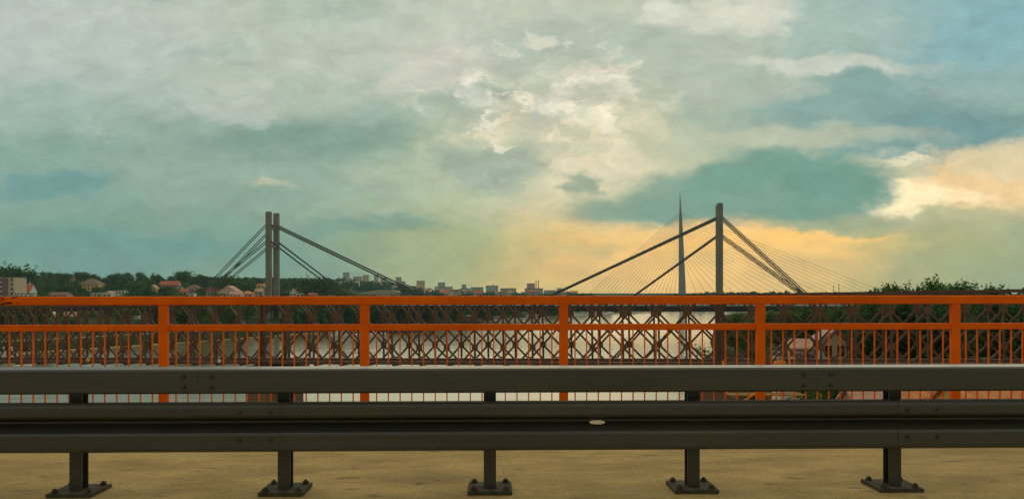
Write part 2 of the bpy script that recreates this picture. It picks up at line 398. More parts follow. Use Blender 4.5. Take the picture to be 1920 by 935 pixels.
offs = [-6,0,3,8,16,25,40,60,80,100,130,160,200,250,300,360,430,520,620,720,850,1000,1300]
tag(ground(xs, offs, fR, hR, -1, 5200, -370).build('terrain', MT['grass'], smooth=True), kind='structure')
# sandy embankment strip along the left shore
v = []; fc = []
pts = [(x, fL(x)) for x in range(-420, 180, 4)]
for i, (x, y) in enumerate(pts):
    w = .55+.45*math.sin(i*.7)*math.sin(i*.23+1)
    for o, zz in ((.5, .05), (7, 1.6+.12), (13+5*w, 3.75), (15+5*w, 3.2)):
        v.append((x-o*.55, y+o*.83, zz))
for i in range(len(pts)-1):
    for j in range(3): a = i*4+j; fc.append((a, a+4, a+5, a+1))
tag(MB().add(v, fc).build('riverbank', MT['sand'], smooth=True), kind='structure')

# ------------------------------------------------------------------ the road bridge deck we stand on
TH = .0227
tag(MB().box(-70, 70, -9, 9.05, -1.1, 0).build('pavement', MT['pavement'], loc=(0,0,CZ-1.36), rotz=TH), kind='structure')

# guardrail
gr = thing('guardrail', 'dark grey steel crash barrier with box rail above a corrugated beam', 'guardrail', (0,0,CZ-1.36), TH)
XA, XB = -9.1, 9.1
js = [XA-3, -6.09, -1.92, 2.15, 6.33, XB+3]
for a_, b_ in zip(js, js[1:]):
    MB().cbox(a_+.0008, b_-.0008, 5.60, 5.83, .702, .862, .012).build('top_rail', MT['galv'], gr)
    MB().cbox(b_-.12, b_+.12, 5.607, 5.823, .709, .855, .01).build('rail_sleeve', MT['bolt'], gr)
prof = [(5.650,.645),(5.618,.640),(5.603,.628),(5.600,.610),(5.600,.560),(5.612,.544),(5.700,.514),(5.720,.508),(5.720,.497),(5.700,.488),(5.610,.447),(5.600,.430),(5.600,.350),(5.603,.334),(5.618,.322),(5.650,.318)]
back = [(d+.006 if .33 < z < .635 else d+.001, z-(.006 if z > .63 else -.006 if z < .34 else 0)) for d, z in prof]
n = len(prof)
js = [XA-3, -5.77, -1.55, 2.85, 7.03, XB+3]
for q_, (xa_, xb_) in enumerate(zip(js, js[1:])):
    v = []; fc = []; o_ = -.0045*(q_ % 2)
    for x in (xa_-.16, xb_+.16): v += [(x, d+o_, z) for d, z in prof+back]
    for i in range(n-1):
        fc.append((i, 2*n+i, 2*n+i+1, i+1)); fc.append((n+i, n+i+1, 3*n+i+1, 3*n+i))
    fc += [(0, n, 3*n, 2*n), (n-1, 3*n-1, 4*n-1, 2*n-1)]
    fc += [(i, i+1, n+i+1, n+i) for i in range(n-1)]+[(2*n+i, 3*n+i, 3*n+i+1, 2*n+i+1) for i in range(n-1)]
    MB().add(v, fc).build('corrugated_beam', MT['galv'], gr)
def post_mb():
    m = MB()
    m.box(-.042, .042, 5.835, 5.845, .026, .80).box(-.042, .042, 5.92, 5.93, .026, .80).box(-.004, .004, 5.8455, 5.9195, .026, .80)
    m.box(-.0475, .0475, 5.715, 5.8345, .39, .57)         # spacer
    return m
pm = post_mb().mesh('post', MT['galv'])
bm_ = MB().box(-.15, .15, 5.735, 6.045, 0.002, .025)
for sx_ in (-.11, .11):
    for yy in (5.775, 6.005):
        bm_.prism_z([(sx_+.022*math.cos(a*math.pi/3), yy+.022*math.sin(a*math.pi/3)) for a in range(6)], .0255, .044)
        bm_.prism_z([(sx_+.011*math.cos(a*math.pi/4), yy+.011*math.sin(a*math.pi/4)) for a in range(8)], .0442, .054)
MT['plate'] = mat('dirty base plate', (.075,.07,.045), .85, var=.45, scale=9, spec=.15)
bmesh_ = bm_.mesh('base_plate', MT['plate'])
for k in range(-6, 7):
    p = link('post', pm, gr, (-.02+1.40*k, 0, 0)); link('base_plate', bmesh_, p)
def bolt_at(x, z, d=5.594):
    return MB().prism_y([(x+.013*math.cos(a*math.pi/3), z+.013*math.sin(a*math.pi/3)) for a in range(6)], d-.008, 5.6005)
for x0 in (-6.09, -1.92, 2.15, 6.33):
    for dxx in (-.09, .09):
        for z in (.745, .815): bolt_at(x0+dxx, z).build('bolt', MT['bolt'], gr)
for x0 in (-5.77, -1.55, 2.85, 7.03):
    for dxx in (-.1, .1):
        for z in (.58, .40): bolt_at(x0+dxx, z).build('bolt', MT['bolt'], gr)
rf = MB(); rf.prism_y([(.69+.052*math.cos(a*math.pi/8), .503+.013*math.sin(a*math.pi/8)) for a in range(16)], 5.625, 5.70)
rf.build('reflector', MT['reflector'], gr)

# orange railing
rl = thing('bridge_railing', 'orange painted steel railing with thin upright bars along the bridge edge', 'railing', (0,0,CZ-1.36), TH)
def worn_orange():
    m = MT['orange'].copy(); m.name = 'orange rail paint scuffed'
    t = m.node_tree; b = t.nodes['Principled BSDF']; src = b.inputs['Base Color'].links[0].from_socket
    co = t.nodes.new('ShaderNodeTexCoord'); mp = t.nodes.new('ShaderNodeMapping'); mp.inputs['Scale'].default_value = (1.0, 1, 3.2); mp.inputs['Rotation'].default_value = (0, .25, 0)
    t.links.new(co.outputs['Object'], mp.inputs[0])
    n = t.nodes.new('ShaderNodeTexNoise'); n.inputs['Scale'].default_value = 7; n.inputs['Detail'].default_value = 3; t.links.new(mp.outputs[0], n.inputs[0])
    sp = t.nodes.new('ShaderNodeSeparateXYZ'); t.links.new(co.outputs['Object'], sp.inputs[0])
    mr = t.nodes.new('ShaderNodeMapRange'); t.links.new(sp.outputs[0], mr.inputs[0]); mr.inputs[1].default_value = -4.66; mr.inputs[2].default_value = -4.78
    th = t.nodes.new('ShaderNodeMapRange'); t.links.new(n.outputs[0], th.inputs[0]); th.inputs[1].default_value = .5; th.inputs[2].default_value = .58
    mu = t.nodes.new('ShaderNodeMath'); mu.operation = 'MULTIPLY'; t.links.new(mr.outputs[0], mu.inputs[0]); t.links.new(th.outputs[0], mu.inputs[1])
    mx = t.nodes.new('ShaderNodeMix'); mx.data_type = 'RGBA'; t.links.new(mu.outputs[0], mx.inputs[0]); t.links.new(src, mx.inputs[6]); mx.inputs[7].default_value = (.05,.02,.01,1)
    t.links.new(mx.outputs[2], b.inputs['Base Color'])
    return m
MT['orangeworn'] = worn_orange()
MB().cbox(-13.5, 13.6, 8.565, 8.66, 1.239, 1.325, .008).build('top_rail', MT['orangeworn'], rl)
MB().cbox(-13.5, 13.6, 8.590, 8.640, .979, 1.043, .005).build('middle_rail', MT['orange'], rl)
MB().cbox(-13.5, 13.6, 8.588, 8.638, .10, .15, .005).build('bottom_rail', MT['orange'], rl)
po = MB().box(-.044, .044, 8.575, 8.625, 0.002, 1.2385).mesh('post', MT['orange'])
for k in range(-6, 7): link('post', po, rl, (.715+2.0*k, 0, 0))
ba = MB().box(-.0058, .0058, 8.606, 8.62, .1505, .9785).mesh('baluster', MT['orange'])
far_b = MB()
for k in range(-6, 6):
    for j in range(1, 17):
        x = .715+2.0*k+2.0*j/17
        if -3 <= k < 3: link('baluster', ba, rl, (x, 0, 0))
        else: far_b.box(x-.0058, x+.0058, 8.606, 8.62, .1505, .9785)
tag(far_b.build('baluster', MT['orange'], rl), kind='stuff')

# ------------------------------------------------------------------ the steel lattice bridge alongside
TT = thing('truss_bridge', 'rusty brown steel lattice truss bridge with crossed bars behind the orange railing', 'bridge', (0, 44.2, CZ-3.67), R(-15))
SL = .017; P0 = 8.88; PB_ = 1.555; HT = 3.30
def zt(s): return SL*s
S0, S1 = P0-PB_*34, P0+PB_*18
def chord(y, z, h, w, name):
    MB().bar((S0, y, zt(S0)+z), (S1, y, zt(S1)+z), w, h).build(name, MT['steel'], TT)
Q = HT/4
def panel():
    m = MB(); hb = PB_/2
    for b in (0, 1):
        o = b*PB_
        m.bar((o, 0, .10), (o, 0, HT-.02), .095, .075, (0,1,0))
        cx = o+hb
        for sg in (-1, 1):
            xe = cx+sg*hb      # node column
            yo = .028*sg
            fl = .13
            m.bar((xe, yo, Q), (cx+sg*fl, yo, .16), .10, .05, (0,1,0))
            m.bar((xe, yo, Q), (cx+sg*.0, yo, 2*Q), .10, .05, (0,1,0))
            m.bar((cx, yo, 2*Q), (xe, yo, 3*Q), .10, .05, (0,1,0))
            m.bar((xe, yo, 3*Q), (cx+sg*fl, yo, HT-.06), .10, .05, (0,1,0))
        m.bar((cx-.15, 0, .14), (cx+.15, 0, .14), .075, .06, (0,1,0))
        m.bar((cx-.15, 0, HT-.06), (cx+.15, 0, HT-.06), .075, .06, (0,1,0))
    return m.mesh('truss_panel', MT['steel'])
pmesh = panel()
gmesh = MB().prism_y([(.165*math.cos(R(22.5+45*a)), .155*math.sin(R(22.5+45*a))) for a in range(8)], -.065, .065).mesh('gusset_plate', MT['gusset'])
for y, rng in ((0.0, range(-34, 18, 2)), (2.45, range(-34, 18, 2))):
    for k in rng:
        s = P0+PB_*k
        p = link('truss_panel', pmesh, TT, (s, y, zt(s)))
        p.rotation_euler = (0, -math.atan(SL), 0)
        for b in (0, 1):
            for zz in (Q, 3*Q): link('gusset_plate', gmesh, p, (b*PB_, 0, zz))
for y in (0.0, 2.45):
    chord(y, HT+.02, .14, .16, 'top_chord'); chord(y, .0, .17, .16, 'bottom_chord')
MB().bar((S0, 1.225, zt(S0)+.0), (S1, 1.225, zt(S1)+.0), 2.2, .08).build('deck', MT['trussdeck'], TT)
tr = MB()
for i in range(-34, 19):
    s = P0+PB_*i; tr.bar((s, .10, zt(s)-.115), (s, 2.35, zt(s)-.115), .12, .14)
tag(tr.build('cross_beam', MT['steel'], TT), kind='stuff')
for s in (P0-15*PB_, P0+PB_):
    for y in (-.09, 2.54):
        for dxx in (-.15, .15):
            MB().bar((s+dxx, y, zt(s)-.3), (s+dxx, y, zt(s)+HT+.12), .1, .09, (0,1,0)).build('end_post', MT['steel'], TT)
rot = Matrix.Rotation(R(-15), 4, 'Z'); torg = Vector((0, 44.2, CZ-3.67))
def tw(s, y, z): return torg + (rot @ Vector((s, y, z+zt(s))))
for i, (s, lab) in enumerate(((P0-15*PB_, 'brown bridge pier under the lattice truss, left of the river'), (P0+PB_, 'brown bridge pier under the lattice truss, near the right bank trees'))):
    o = tw(s, 0, 0); hgt = o.z-.10
    pr = thing('bridge_pier', lab, 'pier', (o.x, o.y, 0), R(-15), 'piers under the lattice bridge')
    MB().prism_z([(-.95,-.3),(.95,-.3),(1.1,-.05),(1.1,2.5),(.95,2.75),(-.95,2.75),(-1.1,2.5),(-1.1,-.05)], -3, hgt-.75).build('column', MT['pier'], pr)
    MB().box(-1.25, 1.25, -.5, 2.95, hgt-.7495, hgt-.16).build('cap', MT['pier'], pr)
    MB().box(-.5, .5, -.25, .25, hgt-.1595, hgt).build('bearing', MT['bolt'], pr); MB().box(-.5, .5, 2.2, 2.7, hgt-.1595, hgt).build('bearing', MT['bolt'], pr)
# navigation signs on the lower chord
def diamond(label, s, z, r, m, cat='sign'):
    o = tw(s, -.14, z)
    t = thing('navigation_sign', label, cat, o, R(-15))
    MB().prism_y([(-r,0),(0,-r),(r,0),(0,r)], -.012, .012).build('panel', m, t)
    MB().box(-.02, .02, .0125, .10, -.16, .10).build('bracket', MT['steel'], t)
diamond('yellow diamond navigation board fixed low on the lattice truss', -26.1, -.02+.16, .17, MT['signyellow'])
diamond('white diamond navigation board fixed low on the lattice truss', -17.2, .10, .14, MT['signwhite'])

# scaffold platform with a worker, hung from the truss by the right pier
sp = thing('scaffold_platform', 'timber scaffold platform with orange tubes hung beside the truss pier', 'scaffold', (11.3, 38.9, 15.35))
bd = [MB().box(-1.5, 1.9, -.55+.28*i, -.55+.28*i+.25, -.03*(i % 2), .05-.03*(i % 2)).build('board', MT['wood'], sp) for i in range(4)]
for x in (-1.3, .2, 1.7): MB().bar((x, -.6, -.07), (x, .9, -.07), .06, .07).build('bearer', MT['wood'], sp)
for a, b in (((-1.35,-.62,-.5),(.3,-.62,.55)), ((.2,-.62,-.6),(.95,-.62,.5)), ((-1.3,.8,-.1),(-1.3,1.6,1.4)), ((1.7,.8,-.1),(1.7,1.2,1.9))):
    MB().tube([a, b], .05).build('brace_tube', MT['hivis'], sp)
wk = thing('person', 'worker in orange workwear standing with arms apart on the scaffold platform', 'person', (12.15, 38.75, 15.41))
def skin_body(parent, name, verts, edges, radii, m):
    me = bpy.data.meshes.new(name); me.from_pydata(verts, edges, []); me.materials.append(m)
    o = link(name, me, parent)
    md = o.modifiers.new('skin', 'SKIN'); 
    for i, r in enumerate(radii): me.skin_vertices[0].data[i].radius = r
    me.skin_vertices[0].data[0].use_root = True
    md.use_smooth_shade = True
    sb_ = o.modifiers.new('sub', 'SUBSURF'); sb_.levels = 1; sb_.render_levels = 1
    return o
V = [(0,0,.92),(0,0,1.10),(0,0,1.30),(0,0,1.46),(0,0,1.53),(0,-.01,1.62),(0,-.01,1.72),
     (.18,0,1.42),(.27,-.06,1.18),(.24,-.2,.98),(.24,-.26,.92),(-.18,0,1.42),(-.28,-.05,1.17),(-.26,-.16,.97),(-.26,-.2,.91),
     (.1,0,.86),(.11,-.01,.48),(.12,.02,.09),(.13,-.13,.04),(-.1,0,.86),(-.12,-.01,.48),(-.13,.02,.09),(-.15,-.13,.04)]
E = [(0,1),(1,2),(2,3),(3,4),(4,5),(5,6),(3,7),(7,8),(8,9),(9,10),(3,11),(11,12),(12,13),(13,14),(0,15),(15,16),(16,17),(17,18),(0,19),(19,20),(20,21),(21,22)]
RD = [(.16,.11),(.15,.1),(.17,.12),(.1,.08),(.055,.055),(.085,.1),(.06,.07),(.07,.065),(.05,.05),(.038,.036),(.04,.025),(.07,.065),(.05,.05),(.038,.036),(.04,.025),(.09,.09),(.06,.065),(.045,.05),(.045,.035),(.09,.09),(.06,.065),(.045,.05),(.045,.035)]
skin_body(wk, 'body', V, E, RD, MT['skin'])
VJ = [(0,0,.9),(0,0,1.12),(0,0,1.3),(0,0,1.44),(.18,0,1.42),(.27,-.06,1.18),(.245,-.17,1.01),(-.18,0,1.42),(-.28,-.05,1.17),(-.265,-.14,1.0)]
skin_body(wk, 'jacket', VJ, [(0,1),(1,2),(2,3),(3,4),(4,5),(5,6),(3,7),(7,8),(8,9)], [(.19,.135),(.175,.125),(.195,.145),(.12,.1),(.09,.085),(.068,.068),(.056,.056),(.09,.085),(.068,.068),(.056,.056)], MT['hivis'])
VT = [(0,0,.88),(.1,0,.84),(.11,-.01,.48),(.12,.02,.12),(-.1,0,.84),(-.12,-.01,.48),(-.13,.02,.12)]
skin_body(wk, 'trousers', VT, [(0,1),(1,2),(2,3),(0,4),(4,5),(5,6)], [(.17,.125),(.105,.105),(.078,.082),(.065,.07),(.105,.105),(.078,.082),(.065,.07)], MT['hivis'])
VH = [(0,.02,1.66),(0,.01,1.74)]
skin_body(wk, 'hair', VH, [(0,1)], [(.092,.1),(.066,.075)], MT['hair'])

# ------------------------------------------------------------------ the railway cable-stayed bridge
dvec = Vector((252.8, -45)).normalized()
ANG = math.atan2(dvec.y, dvec.x)
NB = thing('cable_stayed_bridge', 'grey concrete railway bridge with twin pylons and few thick stay cables', 'bridge', (-142.2, 499, 0), ANG)
DZ = 12.9
MB().prism_x([(-2,9.7),(12,9.7),(13.5,12.0),(13.5,DZ),(-3.5,DZ),(-3.5,12.0)], -260, 620).build('deck', MT['girder'], NB)
pp = MB(); rnd = random.Random(3)
x = -250.0
while x < 610:
    w = rnd.choice((3.2, 3.4, 1.0, 3.3)); pp.box(x, x+w, -3.45, -3.30, DZ+.002, DZ+.75); x += w+rnd.choice((2.2, 3.4, 1.6))
tag(pp.build('parapet', MT['paleparapet'], NB), kind='stuff')
for sx_ in (0.0, 256.8):
    for y in (0.0, 10.0):
        w0 = 1.6
        m = MB().prism_z([(sx_-w0,y-1.0),(sx_-w0+.3,y-1.25),(sx_+w0-.3,y-1.25),(sx_+w0,y-1.0),(sx_+w0,y+1.0),(sx_+w0-.3,y+1.25),(sx_-w0+.3,y+1.25),(sx_-w0,y+1.0)], -3, 66.6)
        p = m.build('pylon_leg', MT['conc'], NB)
        MB().box(sx_-w0+.2, sx_+w0-.2, y-1.1, y+1.1, 66.602, 67.3).build('cap', MT['conc'], p)
    MB().box(sx_-1.2, sx_+1.2, 1.3, 8.7, 57.2, 59.6).build('tie_beam', MT['conc'], NB)
    MB().box(sx_-1.0, sx_+1.0, 1.3, 8.7, 46.5, 48.2).build('tie_beam', MT['conc'], NB)
    sgn = 1 if sx_ == 0 else -1
    for y in (0.0, 10.0):
        for zt_, xt in ((60.0, 103), (50.2, 53)):
            for off in (0, 1):
                MB().tube([(sx_+sgn*1.55, y-.5+1.0*off, zt_-.9*off), (sx_+sgn*(xt-.6*off), y-.5+1.0*off, DZ)], .27, 6).build('stay_cable', MT['cable'], NB)
                MB().tube([(sx_-sgn*1.55, y-.5+1.0*off, zt_-.9*off), (sx_-sgn*(51-1.2*off), y-.5+1.0*off, DZ)], .27, 6).build('stay_cable', MT['cable'], NB)
for sx_ in (-51, -110, -165, 308, 365, 420):
    MB().box(sx_-1.6, sx_+1.6, 1.5, 8.5, -3, 9.6).build('pier', MT['conc'], NB)

# ------------------------------------------------------------------ the far single-pylon bridge
ZA = 1550.0
AB = thing('cable_stayed_bridge', 'tall needle pylon bridge with a fan of many thin stays far away', 'bridge', (at(1276, 548, ZA).x, ZA, 0))
ax = AB.location.x
def al(px, py): p = at(px, py, ZA); return Vector((p.x-ax, 0, p.z))
prof_p = [(1279.5,572,7.4),(1279.2,548,6.8),(1278.2,500,5.5),(1277.2,450,4.1),(1276.3,405,2.7),(1275.7,388,1.5),(1275.4,372,.8),(1275.2,361,.35)]
MB().tube([al(a, b) for a, b, c in prof_p], [c for a, b, c in prof_p], 14).build('pylon', MT['ada'], AB, smooth=True)
MB().box(al(1040,0).x, al(1740,0).x, -20, 20, 14.2, 18.2).build('deck', MT['ada'], AB)
for px_ in (1085, 1700):
    MB().box(al(px_,0).x-4, al(px_,0).x+4, -10, 10, 2, 14.19).build('pier', MT['ada'], AB)
NS = 21
for i in range(NS):
    t = i/(NS-1)
    a = al(1275.6, 397+70*t); b = al(1104+158*t, 553); b.z = 18.2
    MB().tube([a+Vector((0,-2,0)), b+Vector((0,-9,0))], .27, 5).build('stay_cable', MT['adacable'], AB)
    a = al(1277.2, 399+80*t); b = al(1668-360*t, 553); b.z = 18.2
    MB().tube([a+Vector((0,2,0)), b+Vector((0,9,0))], .25, 5).build('stay_cable', MT['adacable'], AB)
for i, (px_, lab) in enumerate(((1563, 'thin lattice mast on the far bank, shorter of the pair'), (1573, 'thin lattice mast on the far bank, taller of the pair'))):
    b = at(px_, 548, 1400); t = thing('mast', lab, 'mast', (b.x, b.y, hL(b.x, b.y)))
    top = at(px_, 537-3*i, 1400).z-t.location.z
    MB().tube([(0,0,-1),(0,0,top)], [.75,.45], 6).build('pole', MT['girder'], t); MB().box(-1.0, 1.0, -.4, .4, top+.002, top+.9).build('lamp_head', MT['girder'], t)

# ------------------------------------------------------------------ houses
rn = random.Random(5)
KEEP = []; TALL = {}
def house(px0, px1, eave, ridge, Z, wall, roof, label, kind='gable', depth=None, wins=(3,1), base=None, name='house', hfun=hL, chim=False, cat='house', turn=0.0, group=None):
    if hfun is hL: KEEP.append((px0, px1, eave, Z))
    a = at(px0, eave, Z); b = at(px1, eave, Z); w = b.x-a.x; cx = (a.x+b.x)/2
    g = hfun(cx, Z); g = min(g, a.z-3)
    d = depth or w*.7; H = a.z-g; rt = at(px0, ridge, Z).z-g
    t = thing(name, label, cat, (cx, Z+d/2, g), turn, group)
    hw, hd = w/2, d/2; ov = .35
    TALL[t.name] = H
    m = MB()
    if kind == 'front':         # gable end faces the river
        m.prism_y([(-hw,-1.5),(hw,-1.5),(hw,H),(0,rt-.15),(-hw,H)], -hd, hd)
    elif kind == 'gable':
        m.prism_x([(-hd,-1.5),(hd,-1.5),(hd,H),(0,rt-.15),(-hd,H)], -hw, hw)
    else: m.box(-hw, hw, -hd, hd, -1.5, H)
    m.build('wall', MT[wall], t)
    r = MB(); th = .22
    if kind == 'front':
        r.prism_y([(-hw-ov,H-ov*.5),(0,rt),(hw+ov,H-ov*.5),(hw+ov,H-ov*.5+th),(0,rt+th+.05),(-hw-ov,H-ov*.5+th)], -hd-ov, hd+ov)
    elif kind == 'gable':
        r.prism_x([(-hd-ov,H-ov*.5),(0,rt),(hd+ov,H-ov*.5),(hd+ov,H-ov*.5+th),(0,rt+th+.05),(-hd-ov,H-ov*.5+th)], -hw-ov, hw+ov)
    elif kind == 'hip':
        q = max(0.0, hw-hd)
        r.add([(-hw-ov,-hd-ov,H+.01),(hw+ov,-hd-ov,H+.01),(hw+ov,hd+ov,H+.01),(-hw-ov,hd+ov,H+.01),(-q,0,rt),(q,0,rt)], [(3,2,1,0),(0,1,5,4),(1,2,5),(2,3,4,5),(3,0,4)])
    elif kind == 'vault':
        n_ = 10; pr = [(-hw-ov+(w+2*ov)*i/n_, H+.01+(rt-H)*math.sin(math.pi*i/n_)) for i in range(n_+1)]
        r.prism_y(pr, -hd, hd)
    else:
        r.box(-hw-.15, hw+.15, -hd-.15, hd+.15, H+.002, H+max(.4, rt-H))
    rf_ = r.build('roof', MT[roof], t)
    if chim: MB().box(hw*.3, hw*.3+.8, -.2, .6, rt-.6, rt+1.3).build('chimney', MT[wall], rf_)
    nx, nz_ = wins
    vis = min(H-.8, 3.0*nz_)
    for i in range(nx):
        for j in range(nz_):
            wx = -hw+w*(i+.5)/nx; wz = H-1.0-j*3.0-(1.3)
            if wz < .3: continue
            ww = min(1.5, w/nx*.55)
            MB().box(wx-ww/2, wx+ww/2, -hd-.06, -hd-.004, wz, wz+1.5).build('window', MT['glass'], t)
    return t
t = house(-34, 27, 519, 517, 560, 'cream', 'flatroof', 'cream apartment block with mauve stair strip at the left edge', 'flat', 14, (6, 4), name='apartment_block', cat='building')
MB().box(2.7, 6.6, -7.35, -7.02, 0, TALL[t.name]-.2).build('stair_tower', MT['stair'], t)
house(31, 56, 545, 532, 590, 'white', 'redtile', 'white house with steep orange red roof beside the apartment block', 'gable', 9, (4, 1), chim=True)
house(29, 60, 550, 548.5, 560, 'white', 'flatroof', 'low white annex below the steep red roofed house', 'flat', 6, (4, 1))
house(88, 124, 552, 547, 600, 'pink', 'browntile', 'long low house with dull brown roof just above the railing', 'gable', 10, (4, 1))
house(148, 184, 531, 521, 800, 'yellow', 'browntile', 'yellow house with brown hipped roof on the wooded hill', 'hip', 14, (5, 2))
house(123, 137, 523, 517, 980, 'pink', 'pinktile', 'small pink house high on the wooded skyline', 'gable', 8, (2, 1))
house(170, 187, 548, 546, 640, 'white', 'flatroof', 'small flat roofed white house under the yellow house', 'flat', 7, (3, 2))
house(193, 208, 549, 545, 640, 'white', 'pinktile', 'white house with pale gable, next to the flat roofed one', 'front', 8, (2, 2))
house(211, 233, 544, 542, 680, 'white', 'flatroof', 'white balconied block with flat roof on the left hill', 'flat', 8, (4, 2))
house(279, 292, 540, 533, 800, 'yellow', 'pinktile', 'narrow pale yellow house left of the cypress pair', 'front', 8, (2, 2))
house(298, 333, 533, 526, 850, 'pink', 'redtile', 'long house with bright red roof right of the cypress pair', 'gable', 11, (6, 1))
house(326, 341, 537, 535.5, 780, 'cream', 'flatroof', 'small cream flat roofed house below the long red roof', 'flat', 7, (2, 1))
house(348, 373, 540, 532, 720, 'beige', 'browntile', 'brown roofed beige house left of the cable anchors', 'hip', 10, (3, 1))
house(335, 350, 546, 541, 700, 'pink', 'redtile', 'little red roofed house in the trees left of the brown roofed one', 'gable', 8, (2, 1))
house(355, 364, 549, 547, 640, 'white', 'flatroof', 'tiny white hut among trees left of the cable anchors', 'flat', 5, (1, 1))
house(387, 408, 546, 538, 690, 'white', 'redtile', 'white house with red roof under the left stay cables', 'gable', 9, (3, 1))
house(406, 446, 548, 535, 640, 'cream', 'pinktile', 'large cream gabled house left of the railway pylons', 'front', 14, (4, 2))
house(430, 452, 551, 546, 600, 'white', 'pinktile', 'white house in front of the large cream gabled house', 'gable', 8, (3, 1))
house(449, 472, 550, 544, 620, 'pink', 'orangetile', 'orange roofed house just left of the railway pylons', 'hip', 9, (3, 1))
house(481, 497, 535, 531, 950, 'cream', 'orangetile', 'small cream house high on the hill left of the pylons', 'gable', 8, (2, 1))
house(476, 492, 546, 541, 800, 'beige', 'pinktile', 'beige house low on the hill left of the pylons', 'gable', 8, (2, 1))
house(543, 556, 548, 541, 690, 'white', 'pinktile', 'white gabled house right of the railway pylons', 'front', 9, (2, 2))
house(556, 569, 549, 547, 690, 'white', 'flatroof', 'low white wing beside the gabled house right of the pylons', 'flat', 7, (2, 1))
house(578, 592, 552, 549, 640, 'pink', 'redtile', 'low red roofed house further right of the pylons', 'gable', 8, (2, 1))
house(607, 628, 552, 549, 700, 'white', 'flatroof', 'low white flat building below the right hand stays', 'flat', 9, (4, 1))
house(672, 762, 549, 543, 1150, 'beige', 'beige', 'wide beige hall with shallow vaulted roof before the city hill', 'vault', 40, (8, 1), name='hall', cat='building')
# city blocks
CITY = [(643,654,511,2300,'grey','tall grey tower block, leftmost on the city hill'), (662,678,519,2400,'grey','wide pale block between the first two city towers'), (680,691,516,2300,'cream','cream tower block behind the end of the long stay cable'),
    (701,709,515,2450,'grey','slim grey tower block crossed by the long stay cable'), (713,724,521,2200,'grey','grey tower block standing lower on the city hill'), (742,752,520,2350,'grey','tower block touching the long stay cable near its foot'),
    (749,759,528,2250,'beige','short beige block right beside the tower at the cable foot'), (781,796,527,2200,'cream','square topped tower block at the right foot of the city hill'), (821,834,530,2250,'grey','dark crowned tower rising over a wide low block'),
    (815,848,538,2150,'cream','wide pale block with a dark crowned tower behind it'), (866,874,534,2300,'grey','narrow tower on the flat part of the city skyline'), (862,882,541,2150,'grey','mid grey block below the narrow skyline tower'),
    (883,906,539,2100,'beige','wide beige block in the middle of the flat skyline'), (911,934,536,2150,'grey','grey block with one tall chimney on the skyline'), (938,968,541,2050,'beige','long low beige block left of the twin chimney block'),
    (988,1003,532,2100,'pink','brick coloured tower with two chimneys on the skyline'), (984,1018,541,2050,'pink','brick coloured base block around the chimney tower'), (1020,1043,545,2000,'grey','long low grey block right of the chimney tower'),
    (1045,1054,541,2000,'grey','small dark block where the olive stay cable meets the skyline'), (1072,1083,546,1900,'beige','last small block on the skyline over the water'), (848,866,543,2000,'pink','low pinkish block left of the narrow skyline tower')]
for x0, x1, top, Z, wl, lab in CITY:
    hgt = (x1-x0)/F*Z
    t = house(x0, x1, top, top-1, Z, wl, 'flatroof', lab, 'flat', max(14, hgt*.6), (max(3, int(hgt/6)), 6), name='tower_block' if x1-x0 < 16 else 'apartment_block', cat='building')
    if x0 in (911, 988):
        for k in ((.1,) if x0 == 911 else (.65, .95)):
            MB().box(hgt*k-1.2, hgt*k+1.2, -1, 1, 0, TALL[t.name]+5+4*(x0 == 988)).build('chimney', MT['pink'], t)
GH = 'small pale houses scattered on the city hill'
for i in range(34):
    px = rn.uniform(630, 870); Z = rn.uniform(1500, 2100); w = rn.uniform(5, 11); x = (px-960)/F*Z
    e = HOR-(hL(x, Z)+rn.uniform(5, 9)-CZ)*F/Z
    house(px, px+w, e, e-rn.uniform(2, 3.2), Z, rn.choice(('white','cream','beige','pink')), rn.choice(('redtile','pinktile','browntile','orangetile')), 'small pale house among the trees of the city hill', rn.choice(('gable','front')), 9, (2, 1), group=GH)
GH2 = 'low houses along the flat city shore'
for i in range(22):
    px = rn.uniform(820, 1075); Z = rn.uniform(1300, 1800); w = rn.uniform(6, 16)
    house(px, px+w, 550-rn.uniform(0, 3), 547-rn.uniform(0, 2.5), Z, rn.choice(('white','cream','beige','pink','grey')), rn.choice(('redtile','pinktile','browntile','flatroof')), 'low house on the flat shore below the city skyline', 'gable', 9, (3, 1), group=GH2)
# right bank houses
house(1482, 1532, 653, 640, 112, 'pink', 'pinktile', 'house with pale pink roof among the right bank trees', 'gable', 3.4, (2, 1), hfun=hR)
house(1541, 1588, 637, 622, 120, 'cream', 'pinktile', 'cream gabled house higher up behind the pale pink roof', 'front', 4, (2, 1), hfun=hR)
house(1462, 1500, 668, 663, 100, 'white', 'flatroof', 'white flat roofed shed below the pale pink roof', 'flat', 3, (2, 1), hfun=hR, name='shed', cat='shed')
house(1606, 1664, 757, 733, 66, 'pink', 'pinktile', 'shed with faded pink roof low on the right bank', 'gable', 3, (1, 1), hfun=hR, name='shed', cat='shed')
house(1694, 1788, 758, 734, 68, 'pink', 'orangetile', 'shed with orange tiled roof low on the right bank', 'gable', 3.2, (2, 1), hfun=hR, name='shed', cat='shed')
house(1806, 1960, 762, 731, 64, 'yellow', 'orangetile', 'larger orange roofed shed at the right edge', 'gable', 4.5, (3, 1), hfun=hR, name='shed', cat='shed')
